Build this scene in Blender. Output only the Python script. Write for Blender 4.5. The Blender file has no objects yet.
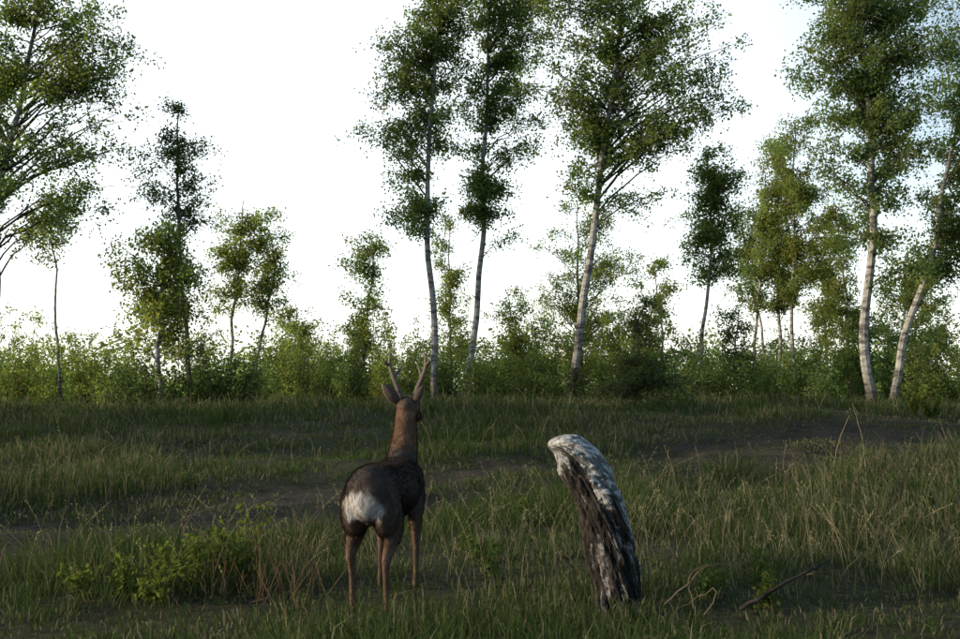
import bpy, math, numpy as np
from mathutils import Vector
rng=np.random.default_rng(7)
CAMH=0.96; F=984.0; HY=390.0
scene=bpy.context.scene

# ------------------------------------------------------------ helpers
def _hash(ix,iy,s):
    n=(ix.astype(np.int64)*374761393+iy.astype(np.int64)*668265263+s*1442695041)&0x7fffffff
    n=((n^(n>>13))*1274126177)&0x7fffffff
    return ((n^(n>>16))&0xffff)/65535.0
def vn(x,y,s=0):
    x=np.asarray(x,float);y=np.asarray(y,float)
    ix=np.floor(x);iy=np.floor(y);fx=x-ix;fy=y-iy
    fx=fx*fx*(3-2*fx);fy=fy*fy*(3-2*fy)
    a=_hash(ix,iy,s);b=_hash(ix+1,iy,s);c=_hash(ix,iy+1,s);d=_hash(ix+1,iy+1,s)
    return (a*(1-fx)+b*fx)*(1-fy)+(c*(1-fx)+d*fx)*fy
def fbm(x,y,s=0,o=3):
    t=0;a=.5;w=0
    for i in range(o):
        t=t+a*vn(np.asarray(x)*2**i,np.asarray(y)*2**i,s+i);w+=a;a*=.5
    return t/w
def sst(a,b,x):
    t=np.clip((np.asarray(x,float)-a)/(b-a),0,1);return t*t*(3-2*t)
# centre line of the dirt track (world metres)
TR=np.array([(-9,1.5),(-5.2,5.0),(-3.4,7.2),(-1.2,9.6),(1.2,11.8),(4.0,14.2),(8,17.6),(14,22.5),(24,29),(40,38)],float)
def trackdist(x,y):
    x=np.asarray(x,float);y=np.asarray(y,float)
    best=np.full(x.shape,1e9)
    for a,b in zip(TR[:-1],TR[1:]):
        ab=b-a;t=np.clip(((x-a[0])*ab[0]+(y-a[1])*ab[1])/(ab@ab),0,1)
        sd=np.hypot(x-a[0]-t*ab[0],y-a[1]-t*ab[1])
        best=np.minimum(best,sd)
    return best
def H(x,y):
    x=np.asarray(x,float);y=np.asarray(y,float)
    r=np.hypot(x,y)
    h=0.36*sst(11,27,y)*(1+.25*np.sin(x*.13+.6))+.34*np.exp(-((y-20-.12*x)/3.8)**2)*(1-sst(6,12,x))
    h=h+(fbm(x*.35,y*.35,3)-.5)*.34*sst(5.2,9,r)+(fbm(x*1.7,y*1.7,5)-.5)*.05
    h=h+.20*np.exp(-((x-3.4)/2.6)**2-((y-7.8)/1.3)**2)
    h=h+(fbm(x*.02,y*.02,9)-.5)*2.0*sst(90,300,r)
    td=trackdist(x,y)
    h=h-.12*(1-sst(1.2,2.3,td))+.045*(1-sst(.0,.6,td))+(fbm(x*5,y*5,11)-.5)*.04*(1-sst(1.0,2.0,td))
    return h
def Hs(x,y): return float(H(np.array([x]),np.array([y]))[0])

class Acc:
    def __init__(s): s.v=[];s.c=[];s.f={3:[],4:[]};s.m={3:[],4:[]};s.n=0
    def add(s,v,f,col,mat=0):
        v=np.asarray(v,float).reshape(-1,3);f=np.asarray(f,np.int64)
        k=f.shape[1];s.v.append(v)
        col=np.asarray(col,float)
        if col.ndim==1: col=np.tile(col,(len(v),1))
        s.c.append(col);s.f[k].append(f+s.n);s.m[k].append(np.full(len(f),mat));s.n+=len(v)
    def mesh(s,name,mats,smooth=True):
        me=bpy.data.meshes.new(name)
        v=np.concatenate(s.v);c=np.concatenate(s.c)
        loops=[];tot=[];mi=[]
        for k in (3,4):
            if s.f[k]:
                a=np.concatenate(s.f[k]);loops.append(a.ravel());tot.append(np.full(len(a),k));mi.append(np.concatenate(s.m[k]))
        loops=np.concatenate(loops);tot=np.concatenate(tot);mi=np.concatenate(mi)
        me.vertices.add(len(v));me.vertices.foreach_set('co',v.astype(np.float32).ravel())
        me.loops.add(len(loops));me.loops.foreach_set('vertex_index',loops.astype(np.int32))
        me.polygons.add(len(tot));st=np.concatenate([[0],np.cumsum(tot)[:-1]])
        me.polygons.foreach_set('loop_start',st.astype(np.int32))
        me.polygons.foreach_set('material_index',mi.astype(np.int32))
        me.polygons.foreach_set('use_smooth',np.full(len(tot),smooth))
        for m in mats: me.materials.append(m)
        me.update(calc_edges=True)
        at=me.color_attributes.new('Col','FLOAT_COLOR','POINT')
        at.data.foreach_set('color',np.hstack([c[:,:3],np.ones((len(c),1))]).astype(np.float32).ravel())
        return me
def link(name,me,loc=(0,0,0),parent=None):
    o=bpy.data.objects.new(name,me);o.location=loc;scene.collection.objects.link(o)
    if parent: o.parent=parent
    return o

def tube(acc,P,R,k,col,mat=0,cap=False):
    P=np.asarray(P,float);R=np.asarray(R,float);n=len(P)
    T=np.gradient(P,axis=0);T/=np.linalg.norm(T,axis=1)[:,None]+1e-9
    ref=np.array([0.,1,0]) if abs(T[0][1])<.8 else np.array([1.,0,0])
    A=np.cross(T,ref);A/=np.linalg.norm(A,axis=1)[:,None]+1e-9
    B=np.cross(T,A)
    th=np.arange(k)*2*np.pi/k
    ring=P[:,None,:]+R[:,None,None]*(np.cos(th)[None,:,None]*A[:,None,:]+np.sin(th)[None,:,None]*B[:,None,:])
    v=ring.reshape(-1,3)
    i=np.arange(n-1)[:,None]*k;j=np.arange(k)[None,:];j2=(j+1)%k
    f=np.stack([i+j,i+j2,i+k+j2,i+k+j],-1).reshape(-1,4)
    col=np.asarray(col,float)
    if col.ndim==2: col=np.repeat(col,k,axis=0)
    acc.add(v,f,col,mat)
def rdir(n):
    a=rng.normal(size=(n,3));return a/np.linalg.norm(a,axis=1)[:,None]
def leaves(acc,C,size,col,mat=1,up=None,asp=.62):
    n=len(C);u=rdir(n)
    if up is not None: u=u+np.array([0,0,up]);u/=np.linalg.norm(u,axis=1)[:,None]
    w=np.cross(u,rdir(n));w/=np.linalg.norm(w,axis=1)[:,None]+1e-9
    size=np.asarray(size)*np.ones(n);s=size[:,None]*.5
    V=np.stack([C-u*s,C+w*s*asp,C+u*s,C-w*s*asp],1).reshape(-1,3)
    f=np.arange(4*n).reshape(n,4)
    acc.add(V,f,np.repeat(col,4,axis=0),mat)

# ------------------------------------------------------------ materials
def newmat(name):
    m=bpy.data.materials.new(name);m.use_nodes=True;nt=m.node_tree;nt.nodes.clear();return m,nt
def N(nt,t,**k):
    n=nt.nodes.new(t)
    for a,b in k.items(): setattr(n,a,b)
    return n
def foliage(name,trans=.4,sc=(1.15,1.25,.6)):
    m,nt=newmat(name);L=nt.links
    out=N(nt,'ShaderNodeOutputMaterial');at=N(nt,'ShaderNodeAttribute',attribute_name='Col')
    d=N(nt,'ShaderNodeBsdfDiffuse')
    t=N(nt,'ShaderNodeBsdfTranslucent');mx=N(nt,'ShaderNodeMixShader');mx.inputs[0].default_value=trans
    mm=N(nt,'ShaderNodeMix',data_type='RGBA',blend_type='MULTIPLY');mm.inputs[0].default_value=1
    mm.inputs[7].default_value=(*sc,1)
    L.new(at.outputs['Color'],mm.inputs[6]);L.new(mm.outputs[2],t.inputs['Color'])
    L.new(at.outputs['Color'],d.inputs['Color']);L.new(d.outputs[0],mx.inputs[1]);L.new(t.outputs[0],mx.inputs[2]);L.new(mx.outputs[0],out.inputs[0])
    return m
M_leaf=foliage('birch_leaves',.5,(2.4,2.5,1.3))
M_grass=foliage('grass_blades',.4,(1.5,1.5,.9))
def bark(name):
    m,nt=newmat(name);L=nt.links
    out=N(nt,'ShaderNodeOutputMaterial');p=N(nt,'ShaderNodeBsdfPrincipled');p.inputs['Roughness'].default_value=.8;p.inputs['Specular IOR Level'].default_value=.2
    at=N(nt,'ShaderNodeAttribute',attribute_name='Col')
    tc=N(nt,'ShaderNodeTexCoord');mp=N(nt,'ShaderNodeMapping');mp.inputs['Scale'].default_value=(1.6,1.6,4)
    n1=N(nt,'ShaderNodeTexNoise');n1.inputs['Scale'].default_value=1.6;n1.inputs['Detail'].default_value=6;n1.inputs['Roughness'].default_value=.7
    L.new(tc.outputs['Object'],mp.inputs[0]);L.new(mp.outputs[0],n1.inputs['Vector'])
    r=N(nt,'ShaderNodeValToRGB');r.color_ramp.elements[0].position=.40;r.color_ramp.elements[0].color=(.05,.05,.05,1)
    r.color_ramp.elements[1].position=.56;r.color_ramp.elements[1].color=(1,1,1,1)
    L.new(n1.outputs[0],r.inputs[0])
    mm=N(nt,'ShaderNodeMix',data_type='RGBA',blend_type='MULTIPLY');mm.inputs[0].default_value=.85
    L.new(at.outputs['Color'],mm.inputs[6]);L.new(r.outputs[0],mm.inputs[7]);L.new(mm.outputs[2],p.inputs['Base Color'])
    L.new(p.outputs[0],out.inputs[0]);return m
M_bark=bark('birch_bark')

def ground_mat():
    m,nt=newmat('meadow_ground');L=nt.links
    out=N(nt,'ShaderNodeOutputMaterial');p=N(nt,'ShaderNodeBsdfPrincipled');p.inputs['Roughness'].default_value=.95;p.inputs['Specular IOR Level'].default_value=.1
    at=N(nt,'ShaderNodeAttribute',attribute_name='Col')
    tc=N(nt,'ShaderNodeTexCoord')
    n=N(nt,'ShaderNodeTexNoise');n.inputs['Scale'].default_value=14;n.inputs['Detail'].default_value=8;n.inputs['Roughness'].default_value=.75
    L.new(tc.outputs['Object'],n.inputs['Vector'])
    r=N(nt,'ShaderNodeValToRGB');r.color_ramp.elements[0].position=.35;r.color_ramp.elements[0].color=(.3,.3,.3,1);r.color_ramp.elements[1].position=.65;r.color_ramp.elements[1].color=(1.6,1.55,1.45,1)
    L.new(n.outputs[0],r.inputs[0])
    mm=N(nt,'ShaderNodeMix',data_type='RGBA',blend_type='MULTIPLY');mm.inputs[0].default_value=1
    L.new(at.outputs['Color'],mm.inputs[6]);L.new(r.outputs[0],mm.inputs[7]);L.new(mm.outputs[2],p.inputs['Base Color'])
    b=N(nt,'ShaderNodeBump');b.inputs['Strength'].default_value=1;b.inputs['Distance'].default_value=.05
    L.new(n.outputs[0],b.inputs['Height']);L.new(b.outputs[0],p.inputs['Normal']);L.new(p.outputs[0],out.inputs[0]);return m
M_ground=ground_mat()

# ------------------------------------------------------------ ground
ng=460;t=np.linspace(-1,1,ng);g=1500*np.sinh(8*t)/np.sinh(8)
X,Y=np.meshgrid(g,g+8);Z=H(X,Y)
V=np.stack([X,Y,Z],-1).reshape(-1,3)
i=np.arange(ng-1)[:,None]*ng;j=np.arange(ng-1)[None,:]
Fq=np.stack([i+j,i+j+1,i+j+ng+1,i+j+ng],-1).reshape(-1,4)
nz=fbm(V[:,0]*.8,V[:,1]*.8,21)[:,None]
col=np.array([.032,.038,.020])*(1-nz)+np.array([.065,.060,.036])*nz
a=Acc();a.add(V,Fq,col,0);link('ground',a.mesh('ground',[M_ground]))
# dirt track sheet, following the ground just above it
cl=[]
for p,q in zip(TR[:-1],TR[1:]):
    n=int(np.linalg.norm(q-p)/.12)
    for k in range(n): cl.append(p+(q-p)*k/n)
cl=np.array(cl)
for _ in range(40): cl[1:-1]=(cl[:-2]+cl[2:])/2
T=np.gradient(cl,axis=0);T/=np.linalg.norm(T,axis=1)[:,None];Nn=np.stack([-T[:,1],T[:,0]],1)
K=41;off=np.linspace(-1.7,1.7,K)
wob=1+.5*(fbm(np.arange(len(cl))*.09,np.zeros(len(cl)),40)-.5)
PX=cl[:,None,:]+Nn[:,None,:]*(off[None,:]*wob[:,None])[...,None]
x=PX[...,0];y=PX[...,1];z=H(x,y)+.006-.03*(np.abs(off)[None,:]>1.65)
Vt=np.stack([x,y,z],-1).reshape(-1,3)
i=np.arange(len(cl)-1)[:,None]*K;j=np.arange(K-1)[None,:]
Ft=np.stack([i+j,i+j+1,i+j+K+1,i+j+K],-1).reshape(-1,4)
nz=sst(.3,.7,fbm(Vt[:,0]*2,Vt[:,1]*2,25))[:,None]
ct=np.array([.030,.030,.020])*(1-nz)+np.array([.060,.050,.038])*nz
a=Acc();a.add(Vt,Ft,ct,0);link('dirt_track',a.mesh('dirt_track',[M_ground]))

# ------------------------------------------------------------ grass
def grass():
    nt_=46000;per=9
    d=np.linspace(2.2,42,4000);pdf=(1.3*d+2)*d**-1.4;cdf=np.cumsum(pdf);cdf/=cdf[-1]
    dd=np.interp(rng.random(nt_),cdf,d)
    tx=(rng.random(nt_)*2-1)*(.66*dd+1.2);ty=dd
    td=trackdist(tx,ty);pn_=fbm(tx*1.1,ty*1.1,39)
    keep=(td>1.0+1.0*rng.random(nt_))|(rng.random(nt_)<.9*sst(.35,.7,pn_))|((td<.4)&(rng.random(nt_)<.6))
    tall=.6*fbm(tx*.55,ty*.55,31)+.4*fbm(tx*2.1,ty*2.1,32);keep&=(rng.random(nt_)<.5+1.3*(tall-.3))
    tx=tx[keep];ty=ty[keep];td=td[keep];tall=tall[keep];n=len(tx)
    hz=.04+.18*sst(.32,.72,tall)
    hz=hz*np.where(td<1.7,.36,1)*(1+.8*sst(5.3,7.5,ty)*(1-sst(11,13,ty))*sst(-.5,1.5,tx))
    hz*=1-.35*(1-sst(4.3,5.2,ty))
    hz*=1+.25*sst(14,22,ty)
    hz*=.55+.95*rng.random(n)
    straw=np.clip(fbm(tx*.4+7,ty*.4,33)*1.5-.42+.30*sst(0,3,tx)*sst(5,7,ty)*(1-sst(11,13,ty))+.25*(td<1.7),0,1)
    straw=np.clip(straw+.35*(rng.random(n)<.12),0,1)
    X0=np.repeat(tx,per);Y0=np.repeat(ty,per);hh=np.repeat(hz,per);st=np.repeat(straw,per)
    m=len(X0);ang=rng.random(m)*2*np.pi;rad=rng.random(m)**.5*.05*(1+Y0/10)
    X0=X0+np.cos(ang)*rad;Y0=Y0+np.sin(ang)*rad
    L=hh*(.5+rng.random(m));w=(.0025+.0018*rng.random(m))*np.maximum(1,(Y0/5))**.7
    lean=(.15+1.3*rng.random(m)**1.1);a2=ang+rng.normal(size=m)*.8
    dx=np.cos(a2);dy=np.sin(a2)
    fa=rng.random(m)*np.pi;wx=np.cos(fa);wy=np.sin(fa)*.4
    base=np.stack([X0,Y0,H(X0,Y0)-.006],1)
    mid=base+np.stack([dx*lean*L*.25,dy*lean*L*.25,L*.6],1)
    tip=base+np.stack([dx*lean*L*.85,dy*lean*L*.85,L*(1.05-.42*lean)],1)
    W=np.stack([wx*w,wy*w,0*w],1)
    V=np.stack([base-W,base+W,mid+W*.8,mid-W*.8,tip],1).reshape(-1,3)
    b=np.arange(m)*5
    q=np.stack([b,b+1,b+2,b+3],1);tr=np.stack([b+3,b+2,b+4],1)
    r=rng.random(m)
    gcol=np.array([.034,.056,.020])[None]*(1-r)[:,None]+np.array([.074,.104,.038])[None]*r[:,None]
    isst=(rng.random(m)<.08+.52*st)
    scol=np.array([.19,.17,.115])*(.5+.7*rng.random(m))[:,None]
    c=np.where(isst[:,None],scol,gcol)
    C=np.repeat(c,5,axis=0)
    A=Acc();A.add(V,q,C,0);A.f[3].append(tr);A.m[3].append(np.zeros(len(tr)))
    # tall dry stalks with seed heads
    ns=2600
    d2=4.6+rng.random(ns)**1.4*18;sx=(rng.random(ns)*2-1)*(.62*d2+.5);sy=d2
    den=fbm(sx*.5,sy*.5,37);k=(trackdist(sx,sy)>1.8)&(rng.random(ns)<den*1.6-.2)&~((np.abs(sx+.45)<.3)&(sy<4.9))
    sx=sx[k];sy=sy[k]
    for x0,y0 in zip(sx,sy):
        L=.18+.32*rng.random();an=rng.random()*6.28;le=.1+.9*rng.random()
        z0=Hs(x0,y0);tt=np.linspace(0,1,5)
        P=np.stack([x0+np.cos(an)*le*L*tt**2,y0+np.sin(an)*le*L*tt**2,z0+L*tt*(1-.2*le*tt)],1)
        c=np.array([.26,.23,.16])*(.6+.6*rng.random())
        wd=.0011*max(1,y0/7)
        tube(A,P,np.linspace(wd,wd*.6,5),3,c,0)
        nh=9;cc=P[3]+(P[4]-P[3])*rng.random((nh,1))*1.1+rng.normal(size=(nh,3))*.005
        leaves(A,cc,.014,np.tile(c,(nh,1)),0,up=1.5,asp=.35)
    link('meadow_grass',A.mesh('meadow_grass',[M_grass],False))
grass()

# ------------------------------------------------------------ trees
WHITE=np.array([.34,.335,.33]);DARK=np.array([.05,.042,.036])
def W3(px,py,d): return np.array([(px-480)/F*d,d,CAMH+(HY-py)*d/F])
def resample(P,n):
    P=np.asarray(P,float);s=np.concatenate([[0],np.cumsum(np.linalg.norm(np.diff(P,axis=0),axis=1))])
    t=np.linspace(0,s[-1],n);Q=np.stack([np.interp(t,s,P[:,k]) for k in range(3)],1)
    for _ in range(3): Q[1:-1]=(Q[:-2]+2*Q[1:-1]+Q[2:])/4
    return Q
def tree(name,d,trunk,blobs,nleaf,r0=.13,tint=(.06,.085,.02),var=.6,limbs=34,leaf=.095,white=1.,lowdark=1.2,sig=.11,droop=.5):
    limbs=int(limbs*1.2);r0*=.85
    tr=[W3(p[0],p[1],d) for p in trunk]
    for k in range(1,len(tr)): tr[k][1]+=rng.normal()*.25
    bx,by=tr[0][0],tr[0][1];bz=Hs(bx,by)-.08
    tr[0][2]=bz
    org=np.array([bx,by,bz]);n=34
    P=resample(tr,n);wob=rng.normal(size=(n,3))*.035*np.array([1,1,0])
    for _ in range(2): wob[1:-1]=(wob[:-2]+wob[1:-1]+wob[2:])/3*1.3
    P[1:]+=wob[1:]
    t=np.linspace(0,1,n);R=r0*(1-t)**.8*.95+.012;R[0]*=1.35;R[1]*=1.1
    A=Acc()
    hgt=P[:,2]-bz
    wm=np.clip((hgt-lowdark*.3)/lowdark,0,1)[:,None]*white
    wm=wm*(.45+.55*sst(.05,.5,1-t))[:,None]
    tc=DARK*(1-wm)+WHITE*wm
    tube(A,P-org,R,9,tc,0)
    top=P[-1];wts=np.array([b[4] if len(b)>4 else b[2]*b[3] for b in blobs],float);wts/=wts.sum()
    LC=[];LK=[]
    tint=np.array(tint);per=max(1,nleaf//limbs)
    for q in range(limbs):
        b=blobs[rng.choice(len(blobs),p=wts)]
        u=rdir(1)[0]*rng.random()**.33*1.06
        c=W3(b[0],b[1],d);sx=b[2]*d/F;sz=b[3]*d/F
        tgt=c+np.array([u[0]*sx,u[1]*sx*.9,u[2]*sz])
        hd=np.hypot(*(P[:,:2]-tgt[:2]).T)
        want=tgt[2]-(.45+.6*rng.random())*hd.min()
        zmin=bz+.18*(top[2]-bz)
        zs=np.clip(want,zmin,top[2]-.1)
        k=int(np.argmin(abs(P[:,2]-zs)));S=P[k]
        ln=np.linalg.norm(tgt-S)
        ctrl=S+(tgt-S)*np.array([.45,.45,.55])+np.array([0,0,.16*ln])
        s=np.linspace(0,1,8)[:,None]
        B=(1-s)**2*S+2*s*(1-s)*ctrl+s**2*tgt
        B[1:-1]+=rng.normal(size=(6,3))*.05*min(1,ln/2)
        rr=min(R[k]*.45,.008+.0075*ln)
        lc=DARK*1.5*(1-.25*white)+WHITE*.15*white
        tube(A,B-org,np.linspace(rr,.004,8),5,lc,0)
        br=(1-var/2+var*rng.random());tn=tint*br*np.array([1+.3*(rng.random()-.4),1,1])
        ntw=9
        for w in range(ntw):
            f=.36+.64*rng.random();i0=min(int(f*7),6);st=B[i0]+(B[i0+1]-B[i0])*(f*7-i0)
            dr=rdir(1)[0];dr[2]=dr[2]*.5+.1;L=(.3+.7*rng.random())*min(1.2,.5+ln*.25)
            e=st+dr*L+np.array([0,0,-droop*L*rng.random()])
            m_=(st+e)/2+np.array([0,0,.12*L])
            tube(A,np.stack([st,m_,e])-org,[.0055,.004,.0025],3,lc*.9,0)
            nl=max(1,int(per/ntw*(.3+1.4*rng.random())))
            tt=rng.random((nl,1))**.7
            cc=(1-tt)**2*st+2*tt*(1-tt)*m_+tt**2*e+rng.normal(size=(nl,3))*sig*np.array([1,1,1.2])
            LC.append(cc);LK.append(np.tile(tn,(nl,1)))
    C=np.concatenate(LC)-org;K_=np.concatenate(LK)
    K_=K_*(.7+.6*rng.random((len(K_),1)))
    leaves(A,C,leaf*(.7+.6*rng.random(len(C))),K_,1,up=-.4)
    return link(name,A.mesh(name,[M_bark,M_leaf],False),tuple(org))
YG=(.130,.160,.058);MG=(.096,.132,.054);DG=(.044,.064,.030)
T={}
T['l']=tree('birch_tree',27,[(-32,408),(-14,300),(-2,200),(12,90),(25,0),(32,-90)],[(60,60,85,80),(95,150,50,60),(10,190,90,60),(55,-40,90,60),(-60,100,80,100),(100,40,45,50)],46000,r0=.15,tint=MG,limbs=110)
tree('birch_tree',33,[(64,392),(60,330),(50,262),(47,215)],[(47,232,26,26),(60,205,18,18)],2800,r0=.06,tint=MG,limbs=14)
tree('birch_tree',27,[(163,418),(161,350),(160,300),(165,220)],[(150,260,42,40),(150,325,42,35),(185,300,25,45),(170,230,22,20)],11500,r0=.085,tint=YG,limbs=36,lowdark=.3)
tree('birch_tree',29,[(192,405),(186,300),(178,200),(172,100)],[(175,130,22,40),(165,190,50,45),(185,260,35,50),(190,180,34,50),(175,320,45,40)],9000,r0=.09,tint=DG,limbs=44,white=.3,leaf=.085,sig=.09)
tree('birch_tree',36,[(231,398),(234,320),(240,250),(243,200)],[(238,240,30,42),(225,280,22,35),(232,215,20,20)],7500,r0=.08,tint=YG,limbs=30)
tree('birch_tree',36,[(246,398),(262,330),(275,270),(270,225)],[(265,245,24,38),(268,290,22,35)],6500,r0=.07,tint=YG,limbs=26)
tree('birch_tree',34,[(366,400),(362,345),(368,290),(378,235)],[(378,255,20,28),(350,262,30,20),(375,300,30,38),(362,345,30,25)],7000,r0=.07,tint=MG,limbs=30)
tree('birch_tree',30,[(436,398),(434,330),(427,240),(425,170),(432,90),(440,0),(444,-90)],[(425,50,48,60),(388,135,40,34),(440,110,40,40),(410,200,36,30),(450,20,45,50),(440,-60,45,50),(398,50,38,50)],30000,r0=.125,tint=MG,limbs=90)
tree('birch_tree',31,[(468,398),(475,330),(482,240),(484,170),(486,90),(490,0),(495,-90)],[(490,60,45,60),(515,120,44,40),(480,180,34,42),(502,210,38,28),(500,-20,45,50),(530,30,42,60),(460,130,25,40)],30000,r0=.125,tint=MG,limbs=90)
tree('birch_tree',40,[(452,400),(450,320),(448,220)],[(450,240,22,38),(448,290,24,34),(458,330,24,32)],7500,r0=.07,tint=YG,limbs=28)
T['c']=tree('birch_tree',29,[(571,395),(577,350),(588,270),(602,180),(614,90),(625,0),(632,-90)],[(600,100,34,65),(558,75,48,60),(650,60,60,50),(702,40,55,48),(735,75,30,48),(640,160,52,50),(582,150,45,45),(690,120,48,40),(640,-30,80,50),(560,10,45,45)],43000,r0=.16,tint=MG,limbs=116,lowdark=2.)
tree('birch_tree',42,[(585,398),(580,330),(577,200)],[(568,225,42,42),(555,290,34,50),(600,300,42,50),(622,250,28,48),(580,340,52,38)],22000,r0=.10,tint=YG,limbs=64,white=.5)
tree('birch_tree',36,[(516,400),(512,350),(508,292)],[(508,320,26,32),(518,355,24,25)],5000,r0=.05,tint=YG,limbs=24)
tree('young_tree',21,[(636,434),(637,390),(640,340),(646,298)],[(645,310,8,16),(642,335,17,18),(640,362,28,18),(665,382,28,14),(615,392,26,12)],5600,r0=.03,tint=DG,limbs=46,white=.1,leaf=.06,sig=.065)
tree('birch_tree',33,[(699,402),(704,330),(712,260),(712,145)],[(712,170,26,30),(705,225,32,32),(724,200,28,48),(708,262,32,22)],13500,r0=.085,tint=MG,limbs=46)
tree('birch_tree',38,[(754,402),(757,330),(763,260),(768,200)],[(768,230,30,44),(758,275,30,36),(775,200,22,28)],11000,r0=.08,tint=YG,limbs=36)
tree('birch_tree',39,[(779,402),(780,330),(780,240),(783,150)],[(785,180,30,52),(785,240,30,48),(778,290,28,26)],12500,r0=.09,tint=YG,limbs=38)
tree('birch_tree',37,[(796,402),(795,330),(798,230),(800,120)],[(800,150,30,42),(810,210,36,48),(822,260,30,38),(795,270,28,28)],16500,r0=.09,tint=YG,limbs=48)
tree('birch_tree',40,[(763,402),(765,340),(752,270),(745,210)],[(745,240,22,48),(750,270,26,28)],6500,r0=.07,tint=MG,limbs=24)
T['r']=tree('birch_tree',28,[(871,410),(870,330),(875,240),(876,150),(872,70),(868,0),(862,-90)],[(848,60,52,58),(902,50,52,58),(828,155,44,36),(908,130,52,42),(870,110,45,45),(890,200,48,40),(850,-20,70,50),(922,10,48,48),(912,250,30,28),(812,60,28,48)],44000,r0=.17,tint=MG,limbs=116,lowdark=1.)
tree('birch_tree',30,[(890,408),(903,345),(925,280),(943,215),(962,140),(975,60)],[(950,200,38,55),(975,130,45,50),(935,260,38,30),(980,220,40,60),(975,60,50,50)],23000,r0=.15,tint=MG,limbs=62,lowdark=.8)
tree('birch_tree',36,[(848,404),(849,340),(845,280),(840,200)],[(842,240,28,42),(840,320,28,42),(855,295,24,38),(850,355,30,28)],11000,r0=.07,tint=YG,limbs=38)
tree('birch_tree',34,[(1010,405),(1005,300),(1000,150),(1005,20)],[(1000,100,60,100),(990,200,50,90)],18000,r0=.14,tint=MG,limbs=50)
tree('birch_tree',34,[(738,400),(735,350),(738,310)],[(738,335,22,28),(745,365,24,22)],2800,r0=.04,tint=DG,limbs=18)
tree('birch_tree',45,[(915,402),(912,330),(915,250)],[(912,280,38,42),(902,330,42,40),(938,310,34,40)],12500,r0=.09,tint=YG,limbs=44,leaf=.12)
tree('birch_tree',45,[(660,402),(662,330),(655,260)],[(655,290,25,35),(650,340,30,30)],5000,r0=.07,tint=YG,limbs=24,leaf=.12)
tree('birch_tree',44,[(300,402),(297,350),(292,300)],[(293,325,24,28),(300,355,28,22)],4500,r0=.06,tint=YG,limbs=20,leaf=.12)
tree('birch_tree',46,[(830,402),(828,330),(830,230)],[(830,250,30,40),(826,310,34,40)],8500,r0=.08,tint=YG,limbs=34,leaf=.12)

# undergrowth shrubs
def shrub(px,d,w,top,nleaf,tint,name='shrub',leaf=.085):
    x=(px-480)/F*d;z0=Hs(x,d);wm=w*d/F/2;ht=CAMH+(HY-top)*d/F-z0
    A=Acc();LC=[];LK=[];ns=26;tint=np.array(tint)
    for q in range(ns):
        an=rng.random()*6.28;rr=rng.random()**.6
        hh=ht*(.35+.75*rng.random())*(1-.3*rr**2)
        S=np.array([rng.normal()*.25*wm,rng.normal()*.25*wm,-.05])
        E=np.array([np.cos(an)*rr*wm,np.sin(an)*rr*wm,hh])
        C=(S+E)/2+np.array([0,0,.15*hh]);s=np.linspace(0,1,6)[:,None]
        B=(1-s)**2*S+2*s*(1-s)*C+s**2*E;B[1:-1]+=rng.normal(size=(4,3))*.03
        tube(A,B,np.linspace(.012,.003,6),4,DARK*1.6,0)
        tn=tint*(.6+.8*rng.random())*np.array([1+.3*(rng.random()-.5),1,1])
        nl=nleaf//ns
        for w_ in range(7):
            f=.12+.88*rng.random();st=B[min(5,int(f*5.99))]
            e=st+rdir(1)[0]*(.15+.3*rng.random())*np.array([1,1,.9])
            tt=rng.random((nl//7,1))
            LC.append(st+(e-st)*tt+rng.normal(size=(nl//7,3))*.09);LK.append(np.tile(tn,(nl//7,1)))
    C=np.concatenate(LC);K_=np.concatenate(LK)*(.7+.6*rng.random((len(LC)*(nl//7),1)))
    k=C[:,2]>.02
    leaves(A,C[k],leaf*(.7+.6*rng.random(k.sum())),K_[k],1,up=-.2)
    return link(name,A.mesh(name,[M_bark,M_leaf],False),(x,d,z0))
S=[(15,32,70,322,YG),(50,34,50,340,YG),(88,31,52,334,YG),(-30,30,80,335,MG),(125,27,50,368,DG),(155,26,60,368,DG),(205,27,80,345,DG),(240,27,50,366,DG),(110,30,50,362,YG),
(205,34,70,335,MG),(255,33,50,355,MG),(295,33,48,308,YG),(305,30,44,342,YG),(335,34,44,352,YG),(355,31,50,345,MG),(385,33,56,325,YG),(415,31,50,342,YG),(445,32,54,335,MG),
(478,30,50,358,YG),(500,34,56,340,MG),(530,31,54,352,YG),(548,35,56,325,MG),(572,29,44,368,DG),(598,33,60,335,YG),(620,36,60,315,YG),(668,24,60,380,DG),(690,30,50,345,MG),(715,33,54,360,YG),
(745,33,54,350,YG),(775,31,60,358,YG),(800,35,56,352,MG),(832,33,56,342,YG),(820,30,44,378,MG),(858,36,56,325,MG),(900,34,54,330,MG),(925,31,54,352,YG),(950,33,66,312,MG),(985,31,66,325,YG),(910,38,66,300,MG),(655,33,60,330,MG),(320,38,60,352,MG),(135,38,60,350,MG),
(360,38,60,330,YG),(430,40,60,330,YG),(520,40,60,330,YG),(60,40,80,335,MG),(-20,38,80,330,MG),(280,40,50,335,MG),(700,40,60,335,YG),(770,42,60,335,MG),(640,40,50,320,YG)]
for (px,d,w,top,c) in S:
    ht=(405-top)*d/F
    shrub(px,d,w*1.2,top-10,int(900+1400*ht*w*d/F/2),c)
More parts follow.
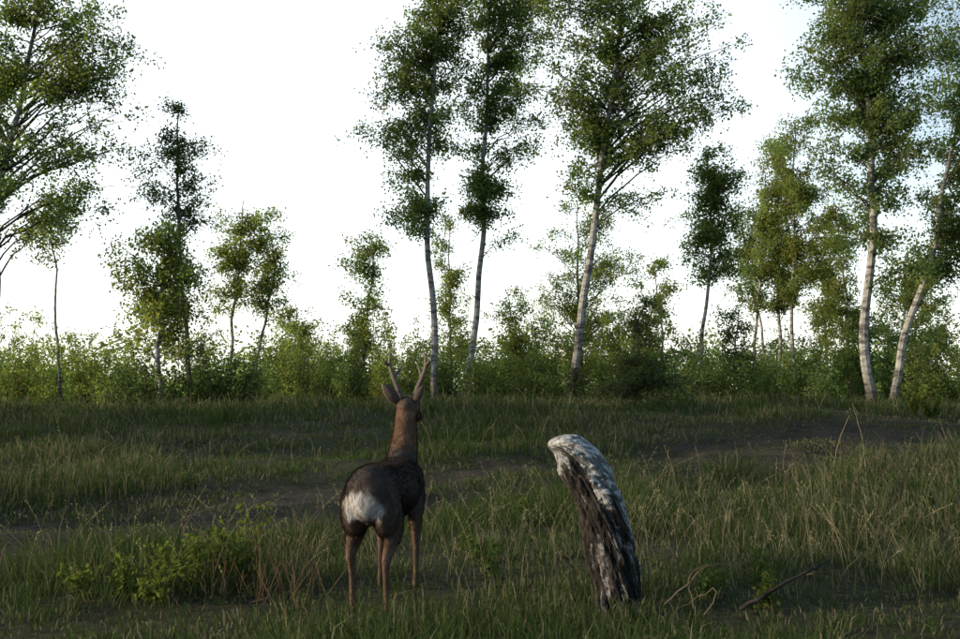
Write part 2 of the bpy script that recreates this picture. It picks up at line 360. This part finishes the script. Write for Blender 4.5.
# distant belt of bushes and trees
A=Acc();nb=260
for q in range(nb):
    d=50+rng.random()*75;x=(rng.random()*2-1)*.75*d
    hh=(1.6+3.4*rng.random()**1.5);w=1.5+2.5*rng.random();n=400
    z0=Hs(x,d);u=rdir(n)*rng.random((n,1))**.4
    c=np.array([x,d,z0+hh*.5])+u*np.array([w,w,hh*.55])
    tn=np.array(YG if rng.random()<.5 else MG)*(.8+.5*rng.random())
    c=c[c[:,2]>z0]
    leaves(A,c,.22+.12*rng.random(len(c)),np.tile(tn,(len(c),1))*(.7+.6*rng.random((len(c),1))),0)
link('distant_undergrowth',A.mesh('distant_undergrowth',[M_leaf],False))

# birches standing outside the picture on the left (they shade the meadow)
def copy(src,x,y,rot,s,name='birch_tree'):
    o=bpy.data.objects.new(name,src.data);scene.collection.objects.link(o)
    o.location=(x,y,Hs(x,y)-.05);o.rotation_euler=(0,0,rot);o.scale=(s,s,s)
for k,(x,y,s) in enumerate([(-22,10.0,.7),(-30,7.5,.7),(-26,12.8,.7),(-15,-2.6,.6),(-20,4.2,.42),(-36,10,.8),(-34,-3.6,.5)]):
    copy([T['r'],T['c'],T['r']][k%3],x,y,k*1.7,s)

# ------------------------------------------------------------ small weeds
def weed(x,y,h,n=9,tint=(.11,.145,.038),leaf=.034,name='leafy_weed'):
    z0=Hs(x,y);A=Acc()
    for q in range(n):
        an=rng.random()*6.28;L=h*(.55+.5*rng.random());r=h*.55*rng.random()
        s=np.linspace(0,1,7)[:,None];S=np.array([rng.normal()*.03,rng.normal()*.03,-.01])
        E=np.array([np.cos(an)*r,np.sin(an)*r,L]);B=S+(E-S)*s+np.array([0,0,.1*h])*(s*(1-s))
        tube(A,B,np.linspace(.003,.0015,7),4,np.array([.12,.12,.04]),0)
        m=34;f=.2+.8*rng.random(m);c=np.stack([np.interp(f,s[:,0],B[:,k]) for k in range(3)],1)+rng.normal(size=(m,3))*.016
        leaves(A,c,leaf*(.6+.6*rng.random(m)),np.tile(np.array(tint),(m,1))*(.7+.5*rng.random((m,1))),0,asp=.5)
    link(name,A.mesh(name,[M_grass],False),(x,y,z0))
weed(-1.50,4.75,.26,9);weed(-1.36,4.7,.30,9);weed(-1.25,4.8,.38,9);weed(-1.16,4.95,.44,7);weed(-1.62,4.6,.2,7);weed(-1.44,4.5,.2,7)
weed(-1.85,4.6,.16,5);weed(-1.95,5.3,.2,5);weed(1.25,4.35,.16,6,tint=(.07,.10,.03));weed(1.05,4.6,.16,5,tint=(.07,.10,.03));weed(9.0,20.5,.7,16,leaf=.09);weed(9.5,20.8,.5,12,leaf=.09)
for q in range(24):
    d=4.5+rng.random()*6;x=(rng.random()*2-1)*.5*d
    if abs(x+.45)<.35 or trackdist(x,d)<1.5: continue
    weed(x,d,.12+.12*rng.random(),5,tint=(.07,.105,.033))
# reddish dry stalks beside the weed
A=Acc()
for q in range(90):
    x=-1.06+rng.normal()*.2;y=4.7+rng.normal()*.15;L=.12+.22*rng.random();an=rng.normal()*.6
    tt=np.linspace(0,1,5);P=np.stack([x+np.sin(an)*L*.6*tt,y+.1*L*tt*rng.normal(),Hs(x,y)+L*np.cos(an)*tt],1)
    tube(A,P,np.linspace(.0020,.001,5),3,np.array([.17,.12,.08])*(.6+.7*rng.random()),0)
link('dry_stalks',A.mesh('dry_stalks',[M_grass],False))

# ------------------------------------------------------------ fallen branch + bent dry stems
A=Acc()
def bran(P,r,col=(.10,.075,.055)):
    P=resample(P,14);P[1:-1]+=rng.normal(size=(12,3))*.003
    tube(A,P,np.linspace(r,r*.35,14),6,np.array(col),0)
def q3(px,py,dd=4.5): return W3(px,py,dd)
bran([q3(735,606,4.25),q3(750,596,4.25),q3(775,583,4.3),q3(800,570,4.4),q3(824,557,4.5)],.011,(.07,.055,.045))
bran([q3(800,572,4.4),q3(812,569,4.35),q3(828,571,4.35)],.005,(.07,.055,.045))
link('fallen_branch',A.mesh('fallen_branch',[M_bark]))
A=Acc()
bran([q3(661,600,4.05),q3(676,590,4.05),q3(690,572,4.05),q3(703,561,4.07),q3(722,560,4.1),q3(745,570,4.15)],.0034,(.22,.17,.13))
bran([q3(690,604,4.05),q3(684,580,4.05),q3(690,566,4.05),q3(708,560,4.05)],.0028,(.20,.16,.12))
bran([q3(700,610,3.98),q3(716,592,3.98),q3(714,580,3.98),q3(700,590,4.02),q3(672,606,4.02)],.0028,(.20,.16,.12))
link('bent_dry_stem',A.mesh('bent_dry_stem',[M_grass]))
A=Acc()
dd=9.5
bran([np.array([3.36,dd,Hs(3.36,dd)]),W3(832,455,dd),W3(842,425,dd),W3(848,415,dd)],.006,(.30,.25,.17))
bran([np.array([3.70,dd,Hs(3.7,dd)]),W3(862,450,dd),W3(857,425,dd),W3(851,404,dd)],.006,(.30,.25,.17))
link('dry_reed',A.mesh('dry_reed',[M_grass]))

# ------------------------------------------------------------ birch stump (leaning, broken)
def stump():
    d=4.32
    cx=[(620,640,25),(618,612,24),(614,580,23),(609,550,22.5),(603,522,22),(596,497,21.5),(588,478,22),(579,463,21.5),(571,452,19),(562,446,14),(554,444,8),(548,444,3)]
    pts=np.array([W3(a_,b_,d) for a_,b_,c in cx]);rad=np.array([c*d/F for *_,c in cx])
    n=260;s=np.concatenate([[0],np.cumsum(np.linalg.norm(np.diff(pts,axis=0),axis=1))])
    tt=np.linspace(0,s[-1],n);P=np.stack([np.interp(tt,s,pts[:,k]) for k in range(3)],1)
    for _ in range(60): P[1:-1]=(P[:-2]+2*P[1:-1]+P[2:])/4
    R=np.interp(tt,s,rad)
    for _ in range(20): R[1:-1]=(R[:-2]+2*R[1:-1]+R[2:])/4
    T=np.gradient(P,axis=0);T/=np.linalg.norm(T,axis=1)[:,None]
    A_=np.cross(T,[0,1,0]);A_/=np.linalg.norm(A_,axis=1)[:,None];B_=np.cross(A_,T)
    k=240;th=np.arange(k)*2*np.pi/k
    TH,TT=np.meshgrid(th,tt)
    def pn(fa,fl,sd,o=3):
        return (fbm(np.cos(TH)*fa+10,TT*fl+np.sin(TH)*fa*1.3,sd,o)+fbm(np.sin(TH)*fa+3,TT*fl-np.cos(TH)*fa*1.1,sd+5,o))/2
    fis=pn(6,12,50,4);big=pn(1.3,6,60);lump=pn(3,18,66,4)
    u=TT/tt[-1]
    sgn=np.sign(A_[n//2][0])
    xr=np.cos(TH)*sgn
    fr=-np.sin(TH)*np.sign(B_[n//2][1])
    wn=pn(3,12,70,5);wn2=pn(9,40,75,4)
    edge=.5*(wn-.5)+.35*(wn2-.5)
    band=sst(-.06,.0,xr+edge*1.3-.05+.1*fr)
    white=sst(.64,.66,u+edge*.5)*band
    rim=sst(.40,.43,u+edge*.6)*sst(.74,.78,xr+edge*.8)
    nose=sst(.82,.85,u+edge*.5)*(1-sst(-.45,-.38,xr+edge))
    tip=sst(.93,.96,u+edge*.3)
    flk=sst(.60,.62,pn(5,14,95,4)+.03*xr)*sst(.08,.15,u)
    wm=np.clip(np.maximum.reduce([white,nose*.7,tip*.6,rim*.8,flk*.35]),0,1)
    dk=sst(.50,.56,pn(2.6,50,90,4)*.6+wn2*.45)
    wm=wm*(1-.75*dk)
    disp=(fis-.5)*.040*(1-.8*wm)+(big-.5)*.075+(lump-.5)*.035+.007*wm
    RR=R[:,None]+disp*sst(0,.06,1-u)
    V=P[:,None,:]+RR[...,None]*(np.cos(TH)[...,None]*A_[:,None,:]+np.sin(TH)[...,None]*B_[:,None,:])
    f1=sst(.40,.64,fis)[...,None]
    wood=np.array([.010,.009,.009])*(1-f1)+np.array([.052,.042,.039])*f1
    gray=np.array([.50,.51,.53])*(.6+.7*wn2[...,None])
    C=wood*(1-wm[...,None])+gray*wm[...,None]
    a=Acc();i=np.arange(n-1)[:,None]*k;j=np.arange(k)[None,:];j2=(j+1)%k
    f=np.stack([i+j,i+j2,i+k+j2,i+k+j],-1).reshape(-1,4)
    a.add(V.reshape(-1,3),f,C.reshape(-1,3),0)
    e=V[-1];cen=e.mean(0)+T[-1]*.004
    vv=np.vstack([e,cen[None]]);ff=np.stack([np.arange(k),(np.arange(k)+1)%k,np.full(k,k)],1)
    a.add(vv,ff,C[-1].mean(0),0)
    m,nt=newmat('stump_bark');L=nt.links
    out=N(nt,'ShaderNodeOutputMaterial');p=N(nt,'ShaderNodeBsdfPrincipled');p.inputs['Roughness'].default_value=.85;p.inputs['Specular IOR Level'].default_value=.2
    at=N(nt,'ShaderNodeAttribute',attribute_name='Col');tc=N(nt,'ShaderNodeTexCoord')
    nn=N(nt,'ShaderNodeTexNoise');nn.inputs['Scale'].default_value=60;nn.inputs['Detail'].default_value=8;nn.inputs['Roughness'].default_value=.7
    L.new(tc.outputs['Object'],nn.inputs['Vector'])
    r=N(nt,'ShaderNodeValToRGB');r.color_ramp.elements[0].position=.35;r.color_ramp.elements[0].color=(.4,.4,.4,1);r.color_ramp.elements[1].position=.65;r.color_ramp.elements[1].color=(1.2,1.2,1.2,1)
    mm=N(nt,'ShaderNodeMix',data_type='RGBA',blend_type='MULTIPLY');mm.inputs[0].default_value=1
    L.new(nn.outputs[0],r.inputs[0]);L.new(at.outputs['Color'],mm.inputs[6]);L.new(r.outputs[0],mm.inputs[7]);L.new(mm.outputs[2],p.inputs['Base Color'])
    b=N(nt,'ShaderNodeBump');b.inputs['Strength'].default_value=.7;b.inputs['Distance'].default_value=.01
    L.new(nn.outputs[0],b.inputs['Height']);L.new(b.outputs[0],p.inputs['Normal']);L.new(p.outputs[0],out.inputs[0])
    link('birch_stump',a.mesh('birch_stump',[m]))
stump()

# ------------------------------------------------------------ roe deer
def deer():
    A=Acc();W=np.array([1,1,1.])
    def loft(rings,k=28):
        rings=np.array(rings,float);n=len(rings)
        s=np.arange(n);tt=np.linspace(0,n-1,(n-1)*5+1)
        def cub(a):
            q=np.interp(tt,s,a)
            for _ in range(6): q[1:-1]=(q[:-2]+2*q[1:-1]+q[2:])/4
            return q
        Q=np.stack([cub(rings[:,i]) for i in range(5)],1);P=Q[:,:3];n=len(P)
        T=np.gradient(P,axis=0);T/=np.linalg.norm(T,axis=1)[:,None]
        S=np.tile(np.array([0,1.,0]),(n,1));U=np.cross(T,S);U/=np.linalg.norm(U,axis=1)[:,None];S=np.cross(U,T)
        th=np.arange(k)*2*np.pi/k
        V=P[:,None,:]+np.cos(th)[None,:,None]*S[:,None,:]*Q[:,3][:,None,None]+np.sin(th)[None,:,None]*U[:,None,:]*Q[:,4][:,None,None]
        i=np.arange(n-1)[:,None]*k;j=np.arange(k)[None,:];j2=(j+1)%k
        f=np.stack([i+j,i+j2,i+k+j2,i+k+j],-1).reshape(-1,4)
        A.add(V.reshape(-1,3),f,W,0)
        for e in (0,n-1):
            vv=np.vstack([V[e],P[e][None]]);A.add(vv,np.stack([np.arange(k),(np.arange(k)+1)%k,np.full(k,k)],1),W,0)
    def ell(c,r):
        n=14;m=24;ph=np.linspace(-np.pi/2+.05,np.pi/2-.05,n);th=np.arange(m)*2*np.pi/m
        V=np.array([[c[0]+r[0]*np.cos(p)*np.cos(t),c[1]+r[1]*np.cos(p)*np.sin(t),c[2]+r[2]*np.sin(p)] for p in ph for t in th])
        i=np.arange(n-1)[:,None]*m;j=np.arange(m)[None,:];j2=(j+1)%m
        A.add(V,np.stack([i+j,i+j2,i+m+j2,i+m+j],-1).reshape(-1,4),W,0)
        for e in (0,n-1):
            rr=V[e*m:(e+1)*m];A.add(np.vstack([rr,rr.mean(0)[None]]),np.stack([np.arange(m),(np.arange(m)+1)%m,np.full(m,m)],1),W,0)
    # trunk
    loft([(-.105,0,.50,.02,.03),(-.095,0,.50,.055,.065),(-.06,0,.507,.090,.108),(0,0,.512,.112,.130),(.08,0,.515,.120,.130),(.18,0,.520,.115,.115),(.28,0,.517,.118,.118),(.38,0,.510,.122,.132),(.47,0,.505,.118,.145),(.54,0,.515,.103,.14),(.60,0,.535,.08,.115),(.645,0,.55,.045,.07),(.66,0,.555,.02,.03)])
    # neck
    loft([(.48,0,.54,.075,.09),(.54,0,.60,.076,.095),(.585,0,.67,.066,.078),(.61,0,.74,.057,.062),(.62,0,.80,.053,.055),(.628,0,.85,.050,.05),(.64,0,.885,.04,.04)])
    # head
    loft([(.585,0,.865,.02,.022),(.60,0,.872,.042,.04),(.64,0,.882,.054,.052),(.69,0,.88,.054,.053),(.73,0,.868,.044,.046),(.78,0,.848,.032,.036),(.83,0,.832,.026,.028),(.86,0,.824,.022,.023),(.872,0,.82,.012,.012)])
    ell((.70,.042,.895),(.02,.014,.016));ell((.70,-.042,.895),(.02,.014,.016))
    for sg in (1,-1):
        ell((.035,.070*sg,.455),(.105,.060,.130));ell((.51,.075*sg,.49),(.075,.042,.12))
        fx=.035 if sg>0 else -.015
        loft([(.03,.070*sg,.48,.058,.09),(.075,.082*sg,.40,.050,.080),(.07,.086*sg,.345,.038,.060),(.03,.086*sg,.295,.027,.038),(-.025+fx*.5,.084*sg,.25,.020,.026),(-.018+fx,.083*sg,.21,.0145,.017),(-.01+fx,.083*sg,.14,.012,.013),(-.003+fx,.083*sg,.075,.0135,.0145),(.004+fx,.083*sg,.05,.0165,.018),(.018+fx,.083*sg,.028,.017,.019),(.028+fx,.083*sg,.0,.021,.026)],20)
        gx=-.03 if sg>0 else .01
        loft([(.52,.078*sg,.48,.04,.075),(.50,.083*sg,.40,.036,.055),(.495+gx*.3,.084*sg,.34,.027,.036),(.50+gx*.5,.083*sg,.28,.021,.025),(.51+gx*.8,.082*sg,.235,.019,.021),(.505+gx,.082*sg,.20,.0145,.016),(.50+gx,.082*sg,.13,.0115,.012),(.50+gx,.082*sg,.07,.0135,.0145),(.505+gx,.082*sg,.05,.016,.018),(.52+gx,.082*sg,.028,.016,.018),(.53+gx,.082*sg,.0,.020,.024)],20)
    me=A.mesh('tmp',[]);o=link('tmp',me)
    r=o.modifiers.new('r','REMESH');r.mode='VOXEL';r.voxel_size=.0055
    s=o.modifiers.new('s','SMOOTH');s.factor=.5;s.iterations=7
    dg=bpy.context.evaluated_depsgraph_get();body=bpy.data.meshes.new_from_object(o.evaluated_get(dg))
    bpy.data.objects.remove(o)
    nv=len(body.vertices);co=np.empty(nv*3,np.float32);body.vertices.foreach_get('co',co);co=co.reshape(-1,3).astype(float)
    no=np.empty(nv*3,np.float32);body.vertex_normals.foreach_get('vector',no);no=no.reshape(-1,3).astype(float)
    def colour(p):
        x,y,z=p[:,0],p[:,1],p[:,2]
        n1=fbm(x*18+y*7,z*18-y*9,80);n2=fbm(x*70+y*50,z*60+y*40,84);n3=fbm(y*45+3,z*45+x*20,88)
        back=np.array([.060,.049,.046]);flank=np.array([.082,.058,.049]);leg=np.array([.110,.070,.050]);neck=np.array([.145,.084,.054])
        t=sst(.34,.56,z+(n1-.5)*.14)[:,None]
        c=flank*(1-t)+back*t
        t=(1-sst(.28,.44,z+(n1-.5)*.06))[:,None];c=c*(1-t)+leg*t
        t=(sst(.60,.72,z)*sst(.45,.55,x))[:,None];c=c*(1-t)+neck*t
        t=(sst(.86,.92,z)*sst(.5,.55,x))[:,None];c=c*(1-t)+np.array([.075,.052,.042])*t
        e=np.hypot((y-.004)/.086,(z-.482)/.070)+(n1-.5)*.9+(n3-.5)*.6
        t=((1-sst(1.2,1.8,e))*(x<.02))[:,None]*.5;c=c*(1-t)+np.array([.105,.070,.052])*t
        notch=sst(.0,.014,abs(y+.004)+.03*(z<.465))
        right_shade=1-.25*sst(.0,.05,-y)  # shade painted on the right half of the rump patch, away from the sun
        t=((1-sst(.78,1.08,e))*(x<.0)*(.5+.5*notch)*right_shade)[:,None];c=c*(1-t)+np.array([.54,.52,.53])*t
        t=(z<.034)[:,None]*1.;c=c*(1-t)+np.array([.02,.017,.015])*t
        t=(sst(.845,.865,x))[:,None];c=c*(1-t)+np.array([.02,.02,.02])*t
        return c*(.6+.8*n2)[:,None]
    at=body.color_attributes.new('Col','FLOAT_COLOR','POINT')
    at.data.foreach_set('color',np.hstack([colour(co),np.ones((nv,1))]).astype(np.float32).ravel())
    m,nt=newmat('deer_coat');L=nt.links;out=N(nt,'ShaderNodeOutputMaterial');p=N(nt,'ShaderNodeBsdfPrincipled')
    p.inputs['Roughness'].default_value=.75;p.inputs['Specular IOR Level'].default_value=.2
    a_=N(nt,'ShaderNodeAttribute',attribute_name='Col');L.new(a_.outputs['Color'],p.inputs['Base Color']);L.new(p.outputs[0],out.inputs[0])
    body.materials.clear();body.materials.append(m)
    body.polygons.foreach_set('use_smooth',np.ones(len(body.polygons),bool))
    root=bpy.data.objects.new('roe_deer',None);scene.collection.objects.link(root)
    link('body',body,parent=root)
    # fur
    nf=90000;ix=rng.integers(0,nv,nf);b=co[ix]+rng.normal(size=(nf,3))*.002;nr=no[ix]
    fine=(b[:,2]>.04);b=b[fine];nr=nr[fine];nf=len(b)
    flow=np.tile(np.array([-.7,0,-.5]),(nf,1));flow=flow-nr*np.sum(flow*nr,1)[:,None]
    flow/=np.linalg.norm(flow,axis=1)[:,None]+1e-6
    L_=(.011+.010*rng.random(nf))*np.where(b[:,2]<.30,.45,1)*np.where(b[:,2]>.84,.5,1)
    L_=L_*(1+.6*((b[:,0]<-.02)&(b[:,2]>.38)&(b[:,2]<.56)))
    dr=flow*.85+nr*.42+rng.normal(size=(nf,3))*.2;dr/=np.linalg.norm(dr,axis=1)[:,None]
    w=np.cross(dr,nr);w/=np.linalg.norm(w,axis=1)[:,None]+1e-6;w*=.0010
    b=b-nr*.001
    V=np.stack([b-w,b+w,b+dr*L_[:,None]],1).reshape(-1,3)
    fc=colour(b)*(.6+1.1*rng.random((nf,1)))
    F_=Acc();F_.add(V,np.arange(3*nf).reshape(nf,3),np.repeat(fc,3,axis=0),0)
    link('fur',F_.mesh('fur',[m],False),parent=root)
    # ears
    E=Acc()
    def ear(base,tip,wid,facing,colr):
        base=np.array(base);tip=np.array(tip);ax=tip-base;Ln=np.linalg.norm(ax);ax/=Ln
        fa=np.array(facing,float);fa-=ax*(fa@ax);fa/=np.linalg.norm(fa);si=np.cross(ax,fa)
        n=12;k=9;tt=np.linspace(0,1,n);prof=np.interp(tt,[0,.15,.4,.7,.9,1],[.45,.75,1,.78,.38,.03])*wid
        uu=np.linspace(-1,1,k)
        for layer,th_,cc in ((0,0,colr),(1,.004,np.array([.30,.24,.2]))):
            V=np.array([[base+ax*Ln*t+si*pr*u+fa*(-(1-u*u)*pr*.75+(th_ if layer else 0)) for u in uu] for t,pr in zip(tt,prof)])
            i=np.arange(n-1)[:,None]*k;j=np.arange(k-1)[None,:]
            f=np.stack([i+j,i+j+1,i+k+j+1,i+k+j],-1).reshape(-1,4)
            E.add(V.reshape(-1,3),f,cc,0)
    ec=np.array([.060,.044,.038])
    ear((.635,.038,.905),(.60,.115,1.0),.034,(.5,.6,0),ec)
    ear((.645,-.038,.905),(.655,-.085,.995),.027,(1,-.5,0),ec)
    link('ears',E.mesh('ears',[m]),parent=root)
    # antlers
    G=Acc()
    m2,nt=newmat('antler_bone');L=nt.links;out=N(nt,'ShaderNodeOutputMaterial');p=N(nt,'ShaderNodeBsdfPrincipled');p.inputs['Roughness'].default_value=.55
    a_=N(nt,'ShaderNodeAttribute',attribute_name='Col');nn=N(nt,'ShaderNodeTexNoise');nn.inputs['Scale'].default_value=120
    bb=N(nt,'ShaderNodeBump');bb.inputs['Distance'].default_value=.003;L.new(nn.outputs[0],bb.inputs['Height']);L.new(bb.outputs[0],p.inputs['Normal'])
    L.new(a_.outputs['Color'],p.inputs['Base Color']);L.new(p.outputs[0],out.inputs[0])
    def an(P,R):
        n=16;P=resample(P,n);R=np.interp(np.linspace(0,1,n),np.linspace(0,1,len(R)),R)*(1+.12*rng.normal(size=n)*np.linspace(1,0,n))
        tt=np.linspace(0,1,n)[:,None];c=np.array([.08,.058,.043])*(1-tt**2)+np.array([.22,.18,.14])*tt**2
        tube(G,P,R,9,c,0)
    for sg in (1,-1):
        s_=sg
        an([(.665,.026*s_,.915),(.662,.042*s_,.955),(.66,.070*s_,1.02),(.665,.092*s_,1.075),(.655,.096*s_,1.12),(.645,.084*s_,1.17)],[.015,.0135,.012,.0105,.008,.0018])
        an([(.662,.072*s_,1.03),(.69,.058*s_,1.06),(.70,.036*s_,1.105)],[.010,.0075,.0015])
        an([(.662,.094*s_,1.09),(.635,.112*s_,1.105),(.62,.130*s_,1.135)],[.0085,.0065,.0015])
        an([(.667,.026*s_,.925),(.665,.031*s_,.937)],[.021,.018])
    link('antlers',G.mesh('antlers',[m2]),parent=root)
    root.location=(-.478,4.30,Hs(-.48,4.4)+.004);root.rotation_euler=(0,0,math.radians(90-10))
deer()

# ------------------------------------------------------------ sky, sun, camera
AZ=-104;EL=12.5
w=bpy.data.worlds.new('World');scene.world=w;w.use_nodes=True;nt=w.node_tree;L=nt.links
bg=nt.nodes['Background'];sk=nt.nodes.new('ShaderNodeTexSky');sk.sky_type='NISHITA';sk.sun_disc=False
sk.sun_elevation=math.radians(EL);sk.sun_rotation=math.radians(AZ%360);sk.dust_density=2.0;sk.air_density=1.0;sk.ozone_density=1.5
# bright haze glow added to the sky colour beyond the birches, strongest at the horizon
tc=N(nt,'ShaderNodeTexCoord');vn_=N(nt,'ShaderNodeVectorMath',operation='NORMALIZE');L.new(tc.outputs['Generated'],vn_.inputs[0])
ga,ge=math.radians(-24),math.radians(8)
dt=N(nt,'ShaderNodeVectorMath',operation='DOT_PRODUCT');L.new(vn_.outputs[0],dt.inputs[0]);dt.inputs[1].default_value=(math.sin(ga)*math.cos(ge),math.cos(ga)*math.cos(ge),math.sin(ge))
def mr(src,a,b,c=0,d=1):
    m=N(nt,'ShaderNodeMapRange',interpolation_type='SMOOTHSTEP');L.new(src,m.inputs[0]);m.inputs[1].default_value=a;m.inputs[2].default_value=b;m.inputs[3].default_value=c;m.inputs[4].default_value=d;return m.outputs[0]
sp=N(nt,'ShaderNodeSeparateXYZ');L.new(vn_.outputs[0],sp.inputs[0])
f1=mr(dt.outputs['Value'],.54,.86)
f2a=mr(sp.outputs[2],.02,.38,1,0);f2b=mr(dt.outputs['Value'],.20,.60)
mu=N(nt,'ShaderNodeMath',operation='MULTIPLY');L.new(f2a,mu.inputs[0]);L.new(f2b,mu.inputs[1])
mx=N(nt,'ShaderNodeMath',operation='MAXIMUM');L.new(f1,mx.inputs[0]);L.new(mu.outputs[0],mx.inputs[1])
sc=N(nt,'ShaderNodeVectorMath',operation='SCALE');sc.inputs[0].default_value=(6.4,6.0,5.4);L.new(mx.outputs[0],sc.inputs['Scale'])
ad=N(nt,'ShaderNodeVectorMath',operation='ADD');L.new(sk.outputs[0],ad.inputs[0]);L.new(sc.outputs[0],ad.inputs[1])
ad2=N(nt,'ShaderNodeVectorMath',operation='ADD');L.new(ad.outputs[0],ad2.inputs[0]);ad2.inputs[1].default_value=(.75,1.25,1.55)
L.new(ad2.outputs[0],bg.inputs[0]);bg.inputs[1].default_value=.15
sd=bpy.data.lights.new('sun','SUN');sd.energy=5.0;sd.angle=math.radians(.55);sd.color=(1,.83,.58)
so=bpy.data.objects.new('sun',sd);scene.collection.objects.link(so)
az=math.radians(AZ);el=math.radians(EL)
dirv=Vector((math.sin(az)*math.cos(el),math.cos(az)*math.cos(el),math.sin(el)))
so.rotation_euler=dirv.to_track_quat('Z','Y').to_euler()
cam=bpy.data.cameras.new('camera');co=bpy.data.objects.new('camera',cam);scene.collection.objects.link(co)
cam.sensor_width=36;cam.lens=F/960*36;cam.clip_end=5000;cam.clip_start=.05
co.location=(0,0,CAMH);pitch=math.atan((HY-319.5)/F);co.rotation_euler=(math.radians(90)+pitch,0,0)
scene.camera=co
scene.view_settings.view_transform='Standard';scene.view_settings.look='None';scene.view_settings.exposure=0
print('done',sum(len(m.polygons) for m in bpy.data.meshes))
